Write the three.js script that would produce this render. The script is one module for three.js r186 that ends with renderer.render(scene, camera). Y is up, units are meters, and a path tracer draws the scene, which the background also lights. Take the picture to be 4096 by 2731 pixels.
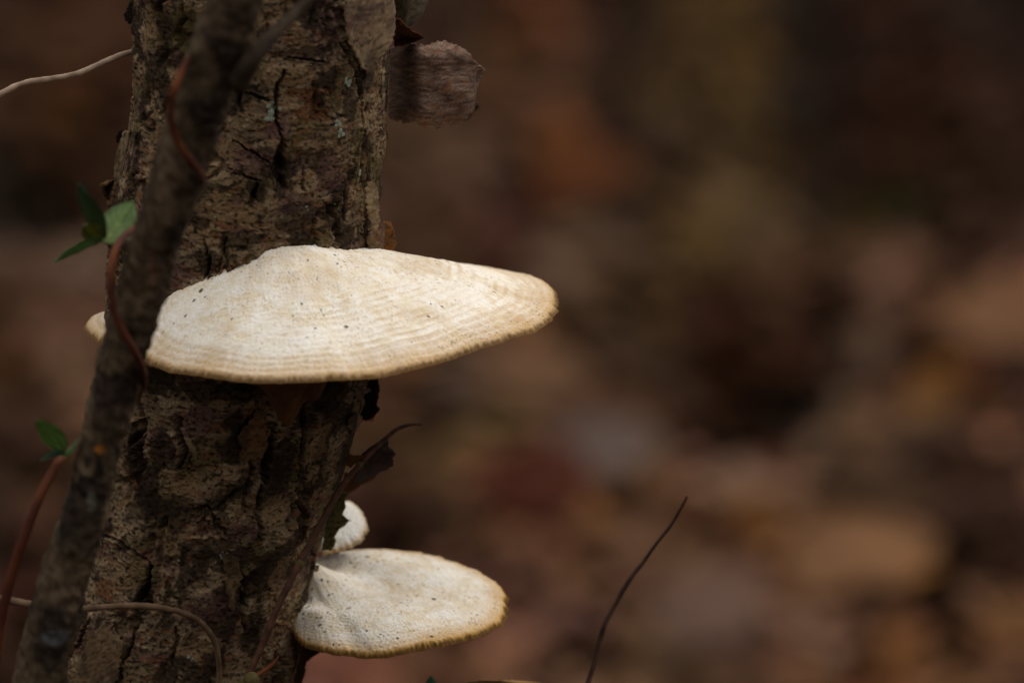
import * as THREE from 'three';
import { mergeGeometries } from 'three/addons/utils/BufferGeometryUtils.js';

// ───────────────────────── camera, sky, sun, exposure ─────────────────────────
// World: y up, metres. The stem stands on the plane z = 0; a sketch unit is 1/2352 of the photograph's width.
const PITCH = THREE.MathUtils.degToRad(17), DIST = 3.0, CAM_Y = 1.75, WIDTH = 0.40, SK = 2352;
const scene = new THREE.Scene();
const camera = new THREE.PerspectiveCamera(2 * THREE.MathUtils.radToDeg(Math.atan(WIDTH * 682 / 1024 / 2 / DIST)), 1024 / 682, 0.05, 400);
camera.position.set(0, CAM_Y, DIST * Math.cos(PITCH));
camera.lookAt(0, CAM_Y - DIST * Math.sin(PITCH), 0);
camera.focus = 2.965;
camera.userData.fStop = 6.0;
scene.add(camera);
camera.updateMatrixWorld(true);

const SKY_W = 256, SKY_H = 128, skyData = new Float32Array(SKY_W * SKY_H * 4);
for (let j = 0; j < SKY_H; j++) for (let i = 0; i < SKY_W; i++) {
  const e = ((j + 0.5) / SKY_H - 0.5) * Math.PI, k = (j * SKY_W + i) * 4;
  const L = 0.1 + 1.6 * Math.pow(Math.max(0, Math.sin(e)), 1.8);                     // overcast sky over a clearing, dim towards the woods
  skyData.set([L * 1.0, L * 0.985, L * 0.97, 1], k);
}
const sky = new THREE.DataTexture(skyData, SKY_W, SKY_H, THREE.RGBAFormat, THREE.FloatType);
sky.mapping = THREE.EquirectangularReflectionMapping;
sky.minFilter = sky.magFilter = THREE.LinearFilter;
sky.needsUpdate = true;
scene.background = sky;
scene.environment = sky;

const sun = new THREE.DirectionalLight(new THREE.Color(1, 0.95, 0.88), 1.5);
sun.position.set(2.2, 3.5, -1.6);
sun.target.position.set(0, 0.9, 0);
sun.shadow.radius = 40;
sun.castShadow = true;
sun.shadow.mapSize.set(2048, 2048);
Object.assign(sun.shadow.camera, { left: -2.5, right: 2.5, top: 2.5, bottom: -2.5, near: 0.1, far: 12 });
scene.add(sun, sun.target);

const renderer = new THREE.WebGLRenderer({ antialias: true });
renderer.toneMapping = THREE.LinearToneMapping;
renderer.toneMappingExposure = 1;
renderer.shadowMap.enabled = true;

// ───────────────────────── helpers ─────────────────────────
const clamp = (x, a = 0, b = 1) => Math.min(b, Math.max(a, x));
const lerp = (a, b, t) => a + (b - a) * t;
const sstep = (a, b, x) => { const t = clamp((x - a) / (b - a)); return t * t * (3 - 2 * t); };
function rng(seed) { let a = seed >>> 0; return () => { a = (a + 0x6D2B79F5) | 0; let t = Math.imul(a ^ (a >>> 15), 1 | a); t = (t + Math.imul(t ^ (t >>> 7), 61 | t)) ^ t; return ((t ^ (t >>> 14)) >>> 0) / 4294967296; }; }
const PERM = new Uint8Array(512);
{ const r = rng(77), p = [...Array(256).keys()]; for (let i = 255; i > 0; i--) { const j = Math.floor(r() * (i + 1)); [p[i], p[j]] = [p[j], p[i]]; } for (let i = 0; i < 512; i++) PERM[i] = p[i & 255]; }
function grad(h, x, y, z) { h &= 15; const u = h < 8 ? x : y, v = h < 4 ? y : (h === 12 || h === 14 ? x : z); return ((h & 1) ? -u : u) + ((h & 2) ? -v : v); }
function noise(x, y, z = 0) {
  const X0 = Math.floor(x), Y0 = Math.floor(y), Z0 = Math.floor(z); x -= X0; y -= Y0; z -= Z0;
  const X = X0 & 255, Y = Y0 & 255, Z = Z0 & 255, u = x * x * x * (x * (x * 6 - 15) + 10), v = y * y * y * (y * (y * 6 - 15) + 10), w = z * z * z * (z * (z * 6 - 15) + 10);
  const A = PERM[X] + Y, AA = PERM[A] + Z, AB = PERM[A + 1] + Z, B = PERM[X + 1] + Y, BA = PERM[B] + Z, BB = PERM[B + 1] + Z;
  const a = lerp(lerp(grad(PERM[AA], x, y, z), grad(PERM[BA], x - 1, y, z), u), lerp(grad(PERM[AB], x, y - 1, z), grad(PERM[BB], x - 1, y - 1, z), u), v);
  const b = lerp(lerp(grad(PERM[AA + 1], x, y, z - 1), grad(PERM[BA + 1], x - 1, y, z - 1), u), lerp(grad(PERM[AB + 1], x, y - 1, z - 1), grad(PERM[BB + 1], x - 1, y - 1, z - 1), u), v);
  return lerp(a, b, w);
}
function fbm(x, y, z, n = 3) { let s = 0, a = 1, t = 0; for (let i = 0; i < n; i++) { s += a * noise(x, y, z); t += a; a *= 0.55; x = x * 2.03 + 7.1; y = y * 2.03 + 3.7; z = z * 2.03 + 1.3; } return s / t; }
function hash3(x, y, z) { let h = Math.imul(x, 374761393) ^ Math.imul(y, 668265263) ^ Math.imul(z, 2147483647 - 90001); h = Math.imul(h ^ (h >>> 13), 1274126177); h ^= h >>> 16; return (h >>> 0) / 4294967296; }
function worley(x, y, z) {                                                // [F1, F2, cell value]
  const X = Math.floor(x), Y = Math.floor(y), Z = Math.floor(z); let f1 = 9, f2 = 9, id = 0;
  for (let i = -1; i < 2; i++) for (let j = -1; j < 2; j++) for (let k = -1; k < 2; k++) {
    const a = X + i, b = Y + j, c = Z + k, h = hash3(a, b, c);
    const dx = a + h - x, dy = b + hash3(b, c, a + 57) - y, dz = c + hash3(c, a, b + 131) - z, d = dx * dx + dy * dy + dz * dz;
    if (d < f1) { f2 = f1; f1 = d; id = h; } else if (d < f2) f2 = d;
  }
  return [Math.sqrt(f1), Math.sqrt(f2), id];
}
const lin = (r, g, b) => { const c = new THREE.Color().setRGB(r / 255, g / 255, b / 255, THREE.SRGBColorSpace); return [c.r, c.g, c.b]; };
const mix3 = (a, b, t) => [lerp(a[0], b[0], t), lerp(a[1], b[1], t), lerp(a[2], b[2], t)];
const table = (T, x) => { if (x <= T[0][0]) return lerp(T[0][1], T[1][1], (x - T[0][0]) / (T[1][0] - T[0][0])); for (let i = 1; i < T.length; i++) if (x <= T[i][0] || i === T.length - 1) return lerp(T[i - 1][1], T[i][1], (x - T[i - 1][0]) / (T[i][0] - T[i - 1][0])); };
const tableHold = (T, x) => table(T, clamp(x, T[0][0], T[T.length - 1][0]));

// a sketch position (x, y) at the depth plane z of the world
const FWD = new THREE.Vector3(0, -Math.sin(PITCH), -Math.cos(PITCH)), UPV = new THREE.Vector3(0, Math.cos(PITCH), -Math.sin(PITCH)), EYE = camera.position.clone();
function P(x, y, z = 0) {
  const a = (x - SK / 2) / SK * WIDTH / DIST, b = -(y - 783.3) / SK * WIDTH / DIST;
  const d = new THREE.Vector3(a, 0, 0).addScaledVector(UPV, b).add(FWD), t = (z - EYE.z) / d.z;
  return EYE.clone().addScaledVector(d, t);
}
function onGround(x, y, h = 0) {
  const a = (x - SK / 2) / SK * WIDTH / DIST, b = -(y - 783.3) / SK * WIDTH / DIST;
  const d = new THREE.Vector3(a, 0, 0).addScaledVector(UPV, b).add(FWD);
  return EYE.clone().addScaledVector(d, (h - EYE.y) / d.y);
}
const U = (z) => WIDTH / SK * (DIST - z * Math.cos(PITCH)) / DIST;         // metres per sketch unit

const used = {};
function numbered(n) { const k = used[n] = (used[n] ?? -1) + 1; return k ? `${n}_${String(k).padStart(3, '0')}` : n; }
function thing(name, label, category, base, group) {
  const o = new THREE.Group(); o.name = numbered(name); o.position.copy(base); o.userData = { label, category };
  if (group) o.userData.group = group;
  scene.add(o); return o;
}
function part(name, geo, mat, parent, label) {
  const w = new THREE.Vector3(); for (let p = parent; p && p !== scene; p = p.parent) w.add(p.position);
  geo.translate(-w.x, -w.y, -w.z);
  const m = new THREE.Mesh(geo, mat); m.name = name; m.castShadow = m.receiveShadow = true;
  if (label) m.userData.label = label;
  parent.add(m); return m;
}
function structure(name, geo, mat) { const m = new THREE.Mesh(geo, mat); m.name = numbered(name); m.userData.kind = 'structure'; m.castShadow = m.receiveShadow = true; scene.add(m); return m; }
function geom(pos, idx, col) {
  const g = new THREE.BufferGeometry();
  g.setAttribute('position', new THREE.BufferAttribute(pos instanceof Float32Array ? pos : new Float32Array(pos), 3));
  if (col) g.setAttribute('color', new THREE.BufferAttribute(col instanceof Float32Array ? col : new Float32Array(col), 3));
  g.setIndex(new THREE.BufferAttribute(idx instanceof Uint32Array ? idx : new Uint32Array(idx), 1));
  g.computeVertexNormals(); return g;
}
const vc = (roughness, extra = {}) => new THREE.MeshPhysicalMaterial({ vertexColors: true, roughness, specularIntensity: 0.5, ...extra });
const M = {
  bark: vc(0.95, { specularIntensity: 0.25 }), twig: vc(0.75), cap: vc(0.9, { specularIntensity: 0.25 }), pore: vc(0.95, { specularIntensity: 0.2 }), leaf: vc(0.55), dryLeaf: vc(0.9, { side: THREE.DoubleSide, specularIntensity: 0.12 }),
  thinBark: vc(0.9, { transmission: 0.35, thickness: 0, side: THREE.DoubleSide, specularIntensity: 0.25 }), lichen: vc(0.95, { specularIntensity: 0.2 }),
  amberBark: vc(0.85, { transmission: 0.6, thickness: 0, side: THREE.DoubleSide, specularIntensity: 0.2 }),
  greenLeaf: vc(0.6, { transmission: 0.3, thickness: 0, side: THREE.DoubleSide }),
};

// a bent tube through world points, each with a radius
function tube(pts, radii, segs, ring, colour, rough = 0, seed = 0) {
  const curve = new THREE.CatmullRomCurve3(pts, false, 'centripetal'), pos = [], col = [], idx = [];
  const fr = curve.computeFrenetFrames(segs, false), n = pts.length - 1;
  for (let i = 0; i <= segs; i++) {
    const t = i / segs, c = curve.getPoint(t), f = t * n, k = Math.min(n - 1, Math.floor(f)), r0 = lerp(radii[k], radii[k + 1], f - k);
    for (let j = 0; j < ring; j++) {
      const a = j / ring * Math.PI * 2, d = fr.normals[i].clone().multiplyScalar(Math.cos(a)).addScaledVector(fr.binormals[i], Math.sin(a));
      const q = c.clone().addScaledVector(d, r0), s = 420;
      const r = r0 * (1 + rough * (fbm(q.x * s, q.y * s * 0.5 + seed, q.z * s, 3) * 1.2 + 0.6 * noise(q.x * 90 + seed, q.y * 60, q.z * 90)));
      q.copy(c).addScaledVector(d, r); pos.push(q.x, q.y, q.z); col.push(...colour(q, t, a, d));
    }
  }
  for (let i = 0; i < segs; i++) for (let j = 0; j < ring; j++) { const a = i * ring + j, b = i * ring + (j + 1) % ring; idx.push(a, a + ring, b, b, a + ring, b + ring); }
  for (const [row, flip] of [[0, 1], [segs, 0]]) {
    const c = curve.getPoint(row / segs), at = pos.length / 3; pos.push(c.x, c.y, c.z); col.push(...col.slice(row * ring * 3, row * ring * 3 + 3));
    for (let j = 0; j < ring; j++) { const a = row * ring + j, b = row * ring + (j + 1) % ring; flip ? idx.push(at, a, b) : idx.push(at, b, a); }
  }
  const g = geom(pos, idx, col), nn = g.attributes.normal;                  // turn outward if the frames came out mirrored
  const c0 = curve.getPoint(0.5), row = Math.floor(segs / 2) * ring, v = new THREE.Vector3(pos[row * 3] - c0.x, pos[row * 3 + 1] - c0.y, pos[row * 3 + 2] - c0.z);
  if (v.dot(new THREE.Vector3(nn.getX(row), nn.getY(row), nn.getZ(row))) < 0) { const a = g.index.array; for (let i = 0; i < a.length; i += 3) { const t = a[i]; a[i] = a[i + 1]; a[i + 1] = t; } g.computeVertexNormals(); }
  return g;
}
// a sheet with thickness; rows [y, xLeft, xRight] in sketch units give its outline, put(x, y, u, v) its place
function sheet(rows, put, nu, nv, thick, colour, jag = 0, seed = 0) {
  const F = [], C = [], y0 = rows[0][0], y1 = rows[rows.length - 1][0], L = rows.map((r) => [r[0], r[1]]), R = rows.map((r) => [r[0], r[2]]);
  for (let j = 0; j <= nv; j++) for (let i = 0; i <= nu; i++) {
    const u = i / nu, v = j / nv;
    let y = lerp(y0, y1, v);
    const xl = table(L, y) + jag * (noise(y * 0.11, seed) + 0.6 * noise(y * 0.35, seed + 9)), xr = table(R, y) + jag * (noise(y * 0.12, seed + 31) + 0.6 * noise(y * 0.4, seed + 40)), x = lerp(xl, xr, u);
    const e = Math.max(0, 1 - 6 * v) - Math.max(0, 1 - 6 * (1 - v));
    y += e * jag * 1.2 * (noise(x * 0.09, seed + 60) + 0.6 * noise(x * 0.3, seed + 70));
    F.push(put(x, y, u, v)); C.push(colour(x, y, u, v));
  }
  const W = nu + 1, H = nv + 1, pos = [], col = [], idx = [];
  const N = F.map((p, k) => { const i = k % W, j = Math.floor(k / W), a = F[j * W + Math.max(0, i - 1)], b = F[j * W + Math.min(nu, i + 1)], c = F[Math.max(0, j - 1) * W + i], d = F[Math.min(nv, j + 1) * W + i]; const n = b.clone().sub(a).cross(c.clone().sub(d)); return n.lengthSq() > 0 ? n.normalize() : new THREE.Vector3(0, 0, 1); });
  for (const s of [0.5, -0.5]) F.forEach((p, k) => { const i = k % W, j = Math.floor(k / W), edge = Math.min(1, Math.min(i, nu - i, j, nv - j) / 2 + 0.35); pos.push(p.x + N[k].x * thick * s * edge, p.y + N[k].y * thick * s * edge, p.z + N[k].z * thick * s * edge); col.push(...C[k]); });
  const B = W * H;
  for (let j = 0; j < nv; j++) for (let i = 0; i < nu; i++) { const a = j * W + i, b = a + 1, c = a + W, d = c + 1; idx.push(a, c, b, b, c, d, B + a, B + b, B + c, B + b, B + d, B + c); }
  for (let i = 0; i < nu; i++) { let a = i, b = i + 1; idx.push(a, b, B + a, b, B + b, B + a); a = nv * W + i; b = a + 1; idx.push(a, B + a, b, b, B + a, B + b); }
  for (let j = 0; j < nv; j++) { let a = j * W, b = a + W; idx.push(a, B + a, b, b, B + a, B + b); a = j * W + nu; b = a + W; idx.push(a, b, B + a, b, B + b, B + a); }
  return geom(pos, idx, col);
}
// a leaf blade from base to tip; side is the direction of its width
function blade(base, tip, side, width, fold, bend, colour, nl = 14, nw = 6, tooth = 0) {
  const ax = tip.clone().sub(base), L = ax.length(); ax.normalize();
  const sd = side.clone().addScaledVector(ax, -side.dot(ax)).normalize(), up = ax.clone().cross(sd);
  const pos = [], col = [], idx = [];
  for (let i = 0; i <= nl; i++) for (let j = 0; j <= nw; j++) {
    const t = i / nl, s = j / nw * 2 - 1, w = width / 2 * Math.pow(Math.sin(Math.PI * Math.pow(t, 0.8)), 0.8) * (1 + tooth * ((i & 1) ? 1 : -1)) + width * 0.015;
    const q = base.clone().addScaledVector(ax, t * L).addScaledVector(sd, s * w).addScaledVector(up, Math.abs(s) * w * fold + bend * L * Math.sin(Math.PI * t) + 0.045 * L * noise(t * 4 + base.x * 900, s * 2));
    pos.push(q.x, q.y, q.z); col.push(...colour(t, s));
  }
  for (let i = 0; i < nl; i++) for (let j = 0; j < nw; j++) { const a = i * (nw + 1) + j; idx.push(a, a + 1, a + nw + 1, a + 1, a + nw + 2, a + nw + 1); }
  return geom(pos, idx, col);
}

// ───────────────────────── forest floor ─────────────────────────
// floor tones: sketch x, y, and leaf colour (sRGB), shade painted into the darkest
const PATCH = [
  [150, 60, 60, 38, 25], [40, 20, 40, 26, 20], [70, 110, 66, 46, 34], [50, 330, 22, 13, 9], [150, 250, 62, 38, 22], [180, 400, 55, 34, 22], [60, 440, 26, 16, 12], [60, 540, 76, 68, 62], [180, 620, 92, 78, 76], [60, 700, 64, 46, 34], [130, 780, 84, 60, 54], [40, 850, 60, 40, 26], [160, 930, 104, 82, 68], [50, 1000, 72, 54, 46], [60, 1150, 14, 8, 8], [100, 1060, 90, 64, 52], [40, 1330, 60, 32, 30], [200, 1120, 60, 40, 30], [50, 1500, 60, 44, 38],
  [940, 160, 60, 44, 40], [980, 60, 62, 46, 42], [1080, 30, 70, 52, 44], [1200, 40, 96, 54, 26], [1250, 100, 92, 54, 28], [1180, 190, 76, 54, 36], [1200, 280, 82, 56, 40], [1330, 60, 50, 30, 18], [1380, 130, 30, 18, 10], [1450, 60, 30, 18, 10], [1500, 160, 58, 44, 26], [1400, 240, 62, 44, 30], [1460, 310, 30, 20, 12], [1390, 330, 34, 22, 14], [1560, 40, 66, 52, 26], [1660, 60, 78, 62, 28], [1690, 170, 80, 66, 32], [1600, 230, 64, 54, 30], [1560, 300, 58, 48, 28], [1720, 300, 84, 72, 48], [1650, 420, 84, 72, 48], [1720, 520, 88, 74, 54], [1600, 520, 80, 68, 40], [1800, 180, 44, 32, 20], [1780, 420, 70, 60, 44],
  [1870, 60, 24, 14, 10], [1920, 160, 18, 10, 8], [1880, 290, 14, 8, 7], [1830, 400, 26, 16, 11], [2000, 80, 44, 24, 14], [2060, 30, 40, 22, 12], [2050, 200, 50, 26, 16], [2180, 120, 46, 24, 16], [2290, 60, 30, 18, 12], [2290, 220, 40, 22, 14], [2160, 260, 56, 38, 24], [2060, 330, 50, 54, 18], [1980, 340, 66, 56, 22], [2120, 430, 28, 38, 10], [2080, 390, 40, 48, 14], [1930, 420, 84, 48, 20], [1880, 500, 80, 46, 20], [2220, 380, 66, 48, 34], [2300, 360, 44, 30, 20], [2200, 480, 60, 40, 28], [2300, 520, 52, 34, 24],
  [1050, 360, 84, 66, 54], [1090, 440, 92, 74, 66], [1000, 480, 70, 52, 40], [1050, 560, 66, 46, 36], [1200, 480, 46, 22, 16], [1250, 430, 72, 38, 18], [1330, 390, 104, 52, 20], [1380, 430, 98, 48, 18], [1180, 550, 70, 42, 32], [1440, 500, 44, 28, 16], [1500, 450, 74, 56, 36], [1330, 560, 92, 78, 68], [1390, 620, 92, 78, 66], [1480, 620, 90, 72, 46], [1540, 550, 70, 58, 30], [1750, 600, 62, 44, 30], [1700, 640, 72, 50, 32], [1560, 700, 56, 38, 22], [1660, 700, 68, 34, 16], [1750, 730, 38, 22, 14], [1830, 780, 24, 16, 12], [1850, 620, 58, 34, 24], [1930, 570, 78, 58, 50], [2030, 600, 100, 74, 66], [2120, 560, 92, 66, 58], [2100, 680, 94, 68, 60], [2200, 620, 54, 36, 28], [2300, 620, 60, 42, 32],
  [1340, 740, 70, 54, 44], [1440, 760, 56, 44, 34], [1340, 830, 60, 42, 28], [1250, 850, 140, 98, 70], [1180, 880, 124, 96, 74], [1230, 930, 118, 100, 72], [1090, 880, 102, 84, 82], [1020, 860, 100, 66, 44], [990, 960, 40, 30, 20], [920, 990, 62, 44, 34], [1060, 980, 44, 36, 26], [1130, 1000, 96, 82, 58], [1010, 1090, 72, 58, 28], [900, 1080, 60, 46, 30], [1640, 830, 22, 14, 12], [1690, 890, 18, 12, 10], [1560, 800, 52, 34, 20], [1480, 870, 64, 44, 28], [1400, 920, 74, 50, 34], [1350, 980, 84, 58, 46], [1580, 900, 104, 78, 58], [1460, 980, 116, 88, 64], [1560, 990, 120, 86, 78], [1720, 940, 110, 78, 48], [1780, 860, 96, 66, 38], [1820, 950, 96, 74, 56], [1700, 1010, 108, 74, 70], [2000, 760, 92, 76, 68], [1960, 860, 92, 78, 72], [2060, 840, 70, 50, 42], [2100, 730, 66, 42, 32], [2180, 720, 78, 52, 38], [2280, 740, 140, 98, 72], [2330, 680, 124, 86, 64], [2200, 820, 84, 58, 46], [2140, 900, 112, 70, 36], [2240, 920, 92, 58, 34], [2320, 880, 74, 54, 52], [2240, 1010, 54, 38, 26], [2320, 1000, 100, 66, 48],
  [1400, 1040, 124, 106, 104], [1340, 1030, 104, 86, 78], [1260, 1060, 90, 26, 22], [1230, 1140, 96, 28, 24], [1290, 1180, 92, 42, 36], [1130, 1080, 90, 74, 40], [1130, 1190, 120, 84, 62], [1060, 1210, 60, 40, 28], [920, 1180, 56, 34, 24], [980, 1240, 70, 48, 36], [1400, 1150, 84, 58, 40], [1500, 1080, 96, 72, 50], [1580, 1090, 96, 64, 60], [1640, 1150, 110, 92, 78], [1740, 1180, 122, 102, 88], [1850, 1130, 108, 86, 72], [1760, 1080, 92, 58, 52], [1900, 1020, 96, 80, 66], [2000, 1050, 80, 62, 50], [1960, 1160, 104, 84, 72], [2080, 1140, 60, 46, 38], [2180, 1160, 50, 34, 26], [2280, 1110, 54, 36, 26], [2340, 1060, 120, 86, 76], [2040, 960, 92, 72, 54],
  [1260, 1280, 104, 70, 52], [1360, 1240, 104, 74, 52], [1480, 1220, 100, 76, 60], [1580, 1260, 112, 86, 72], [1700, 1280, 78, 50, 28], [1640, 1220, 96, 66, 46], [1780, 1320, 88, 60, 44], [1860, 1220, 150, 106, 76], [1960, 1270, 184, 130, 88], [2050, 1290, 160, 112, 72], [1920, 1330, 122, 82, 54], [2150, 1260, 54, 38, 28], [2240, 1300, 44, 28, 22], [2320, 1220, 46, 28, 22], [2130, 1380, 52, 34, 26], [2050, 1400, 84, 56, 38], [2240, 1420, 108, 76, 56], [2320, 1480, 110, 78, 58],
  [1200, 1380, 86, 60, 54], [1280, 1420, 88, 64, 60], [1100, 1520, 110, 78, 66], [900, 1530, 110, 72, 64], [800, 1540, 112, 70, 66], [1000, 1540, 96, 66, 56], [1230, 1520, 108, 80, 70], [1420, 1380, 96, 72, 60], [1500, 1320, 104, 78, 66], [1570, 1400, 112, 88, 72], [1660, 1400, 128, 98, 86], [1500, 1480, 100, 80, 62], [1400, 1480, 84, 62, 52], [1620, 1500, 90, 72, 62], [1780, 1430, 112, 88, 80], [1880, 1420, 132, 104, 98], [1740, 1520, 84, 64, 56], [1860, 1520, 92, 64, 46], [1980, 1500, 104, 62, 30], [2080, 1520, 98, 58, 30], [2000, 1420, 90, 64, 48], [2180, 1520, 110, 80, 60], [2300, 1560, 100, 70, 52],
].map(([x, y, r, g, b]) => ({ p: onGround(x, y, 0.01), c: lin(lerp(r, 88, 0.32), lerp(g, 56, 0.32) * 0.96, lerp(b, 36, 0.32) * 0.86), bare: r < 30 }));  // darkest patches stand for shade: dark leaf colour, many leaves left out
const SHADE_HOLLOWS = PATCH.filter((q) => q.bare);  // ground sunk under the darkest patches to add shade there
function floorHeight(x, z) { let h = 0.02 * noise(x * 1.7, z * 1.7) + 0.012 * noise(x * 6, z * 6); for (const q of SHADE_HOLLOWS) { const dx = (q.p.x - x) / 0.07, dz = (q.p.z - z) / 0.16, d = dx * dx + dz * dz; if (d < 6) h -= 0.06 * Math.exp(-d); } return h; }
const DEPTH_RATIO = Math.sin(PITCH);
function patchColour(x, z, r) {                                            // leaf tone of the nearest patch, painted shade included, seldom of a neighbour
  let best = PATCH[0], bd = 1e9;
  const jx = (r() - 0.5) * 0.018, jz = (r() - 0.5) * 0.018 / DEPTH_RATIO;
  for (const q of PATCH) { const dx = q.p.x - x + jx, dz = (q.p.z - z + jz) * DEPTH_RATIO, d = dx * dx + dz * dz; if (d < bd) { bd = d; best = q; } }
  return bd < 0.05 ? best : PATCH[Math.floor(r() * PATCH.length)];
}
{
  const g = new THREE.PlaneGeometry(1, 1, 460, 460), p = g.attributes.position, col = [];
  for (let i = 0; i < p.count; i++) {
    const f = (a) => Math.sign(a) * Math.pow(Math.abs(a) * 2, 2.6) * 120;   // fine near the stem, coarse far away
    const x = f(p.getX(i)), z = -3 - f(p.getY(i));
    p.setXYZ(i, x, -0.012 + floorHeight(x, z), z);
    const n = noise(x * 9, z * 9), k = 0.75 + 0.5 * noise(x * 23, z * 23, 4);
    col.push(...mix3([0.028, 0.017, 0.01], [0.045, 0.028, 0.016], clamp(0.5 + n)).map((c) => c * k));
  }
  g.setAttribute('color', new THREE.Float32BufferAttribute(col, 3)); g.computeVertexNormals();
  structure('ground', g, vc(0.95, { specularIntensity: 0.1 }));
}
{
  const r = rng(5), leaf = blade(new THREE.Vector3(-0.5, 0, 0), new THREE.Vector3(0.5, 0, 0), new THREE.Vector3(0, 0, -1), 0.62, 0.18, 0.12, () => [1, 1, 1], 8, 4, 0.12);
  const spots = [];
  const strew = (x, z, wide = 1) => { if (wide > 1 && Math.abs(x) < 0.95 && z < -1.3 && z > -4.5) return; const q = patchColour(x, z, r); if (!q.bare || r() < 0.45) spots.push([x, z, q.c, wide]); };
  for (let i = 0; i < 17000; i++) strew((r() - 0.5) * 1.9, -1.3 - r() * 3.2);
  for (let i = 0; i < 26000; i++) strew((r() - 0.5) * 11, 2.5 - r() * 13, 1.7);
  const m = new THREE.InstancedMesh(leaf, M.dryLeaf, spots.length), o = new THREE.Object3D(), c = new THREE.Color();
  spots.forEach(([x, z, b, wide], i) => {
    const s = (0.03 + 0.034 * r()) * wide;
    o.position.set(x, floorHeight(x, z) + r() * 0.016, z); o.rotation.set((r() - 0.5) * 1.1 + 0.18, r() * 6.28, (r() - 0.5) * 1.0, 'YXZ'); o.scale.set(s, s * (0.7 + r()), s * (0.7 + 0.5 * r())); o.updateMatrix();
    m.setMatrixAt(i, o.matrix);
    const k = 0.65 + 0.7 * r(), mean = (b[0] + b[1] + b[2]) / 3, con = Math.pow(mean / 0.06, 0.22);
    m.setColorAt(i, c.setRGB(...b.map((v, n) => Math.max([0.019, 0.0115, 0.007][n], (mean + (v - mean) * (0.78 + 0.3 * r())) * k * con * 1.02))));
  });
  m.name = 'leaf_litter'; m.castShadow = m.receiveShadow = true;
  m.userData = { label: 'blurred brown, rust and grey fallen leaves covering the forest floor', category: 'leaf litter', kind: 'stuff' };
  scene.add(m);
}

// leaves that stand out of the litter
const FALLEN = [
  [1985, 1285, 0.115, 0.075, 0.5, 0.35, lin(160, 116, 84), 'blurred pale orange-tan fallen leaf, brightest patch in the lower right background'],
  [2290, 745, 0.1, 0.07, 0.4, -0.5, lin(142, 102, 74), 'blurred tan fallen leaf at the right border, above the middle'],
  [1240, 1105, 0.09, 0.06, 0.6, 0.7, lin(84, 36, 28), 'blurred dark red fallen leaf between the large and the lower fungus'],
  [1235, 865, 0.095, 0.06, 0.5, -0.2, lin(132, 98, 74), 'blurred tan fallen leaf just below the right end of the large fungus'],
  [1395, 1035, 0.085, 0.06, 0.5, 0.2, lin(118, 104, 100), 'blurred pale grey fallen leaf right of the dark red leaf'],
  [1350, 405, 0.1, 0.06, 0.45, 0.5, lin(102, 54, 24), 'blurred rust-brown fallen leaf up in the background above the large fungus tip'],
  [1640, 1395, 0.1, 0.07, 0.4, 0.9, lin(122, 96, 86), 'blurred pinkish grey fallen leaf behind the bare stalk at the bottom'],
];
FALLEN.forEach(([x, y, l, w, tilt, turn, c, label], i) => {
  const p = onGround(x, y, 0.04), t = thing('fallen_leaf', label, 'leaf', p, 'leaves that stand out of the blurred litter');
  const ax = new THREE.Vector3(Math.cos(turn), Math.sin(turn) * Math.sin(tilt), -Math.sin(turn) * Math.cos(tilt)), sd = new THREE.Vector3(-Math.sin(turn), Math.cos(turn) * Math.sin(tilt), -Math.cos(turn) * Math.cos(tilt));
  part('blade', blade(p.clone().addScaledVector(ax, -l / 2), p.clone().addScaledVector(ax, l / 2), sd, w, 0.12, 0.06, (u, s) => [lerp(c[0], 0.09, 0.3), lerp(c[1], 0.04, 0.3), lerp(c[2], 0.018, 0.35)].map((v) => v * (0.62 + 0.3 * noise(u * 7, s * 4, i))), 16, 8, 0.06), M.dryLeaf, t);
  part('stalk', tube([p.clone().addScaledVector(ax, -l / 2), p.clone().addScaledVector(ax, -l * 0.65).add(new THREE.Vector3(0, -0.006, 0)), p.clone().addScaledVector(ax, -l * 0.8).add(new THREE.Vector3(0, -0.015, 0))], [0.0013, 0.0011, 0.001], 10, 6, () => c.map((v) => v * 0.6)), M.twig, t);
});

// ───────────────────────── the tree ─────────────────────────
const EDGE_L = [[-2200, 330], [0, 306], [120, 297], [300, 285], [420, 262], [600, 240], [850, 226], [1000, 208], [1200, 172], [1568, 110], [2600, -60]].map(([y, x]) => { const p = P(x, y, 0); return [p.y, p.x]; }).reverse();
const EDGE_R = [[-2200, 930], [0, 897], [100, 899], [250, 887], [400, 882], [570, 868], [870, 858], [960, 826], [1080, 790], [1150, 770], [1280, 735], [1440, 692], [1568, 682], [2600, 600]].map(([y, x]) => { const p = P(x, y, 0); return [p.y, p.x]; }).reverse();
const smoothEdge = (T, y) => { let s = 0; for (let k = -3; k <= 3; k++) s += table(T, y + k * 0.006); return s / 7; };
const Rcache = new Map();
function section(y) {                                                      // [centre x, radius] of the stem at height y
  const k = Math.round(y * 4000); let v = Rcache.get(k);
  if (!v) { const l = smoothEdge(EDGE_L, y), r = smoothEdge(EDGE_R, y); v = [(l + r) / 2, clamp((r - l) / 2, 0.02, 0.075) - 0.0008]; Rcache.set(k, v); }
  return v;
}
function onStem(x, y) {                                                    // angle and height on the stem under a sketch position
  let z = 0.05, a = 0, Y = 0;
  for (let i = 0; i < 8; i++) { const p = P(x, y, z); Y = p.y; const [cx, r] = section(Y), s = clamp((p.x - cx) / r, -0.995, 0.995); a = Math.asin(s); z = r * Math.cos(a); }
  return [a, Y];
}
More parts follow.
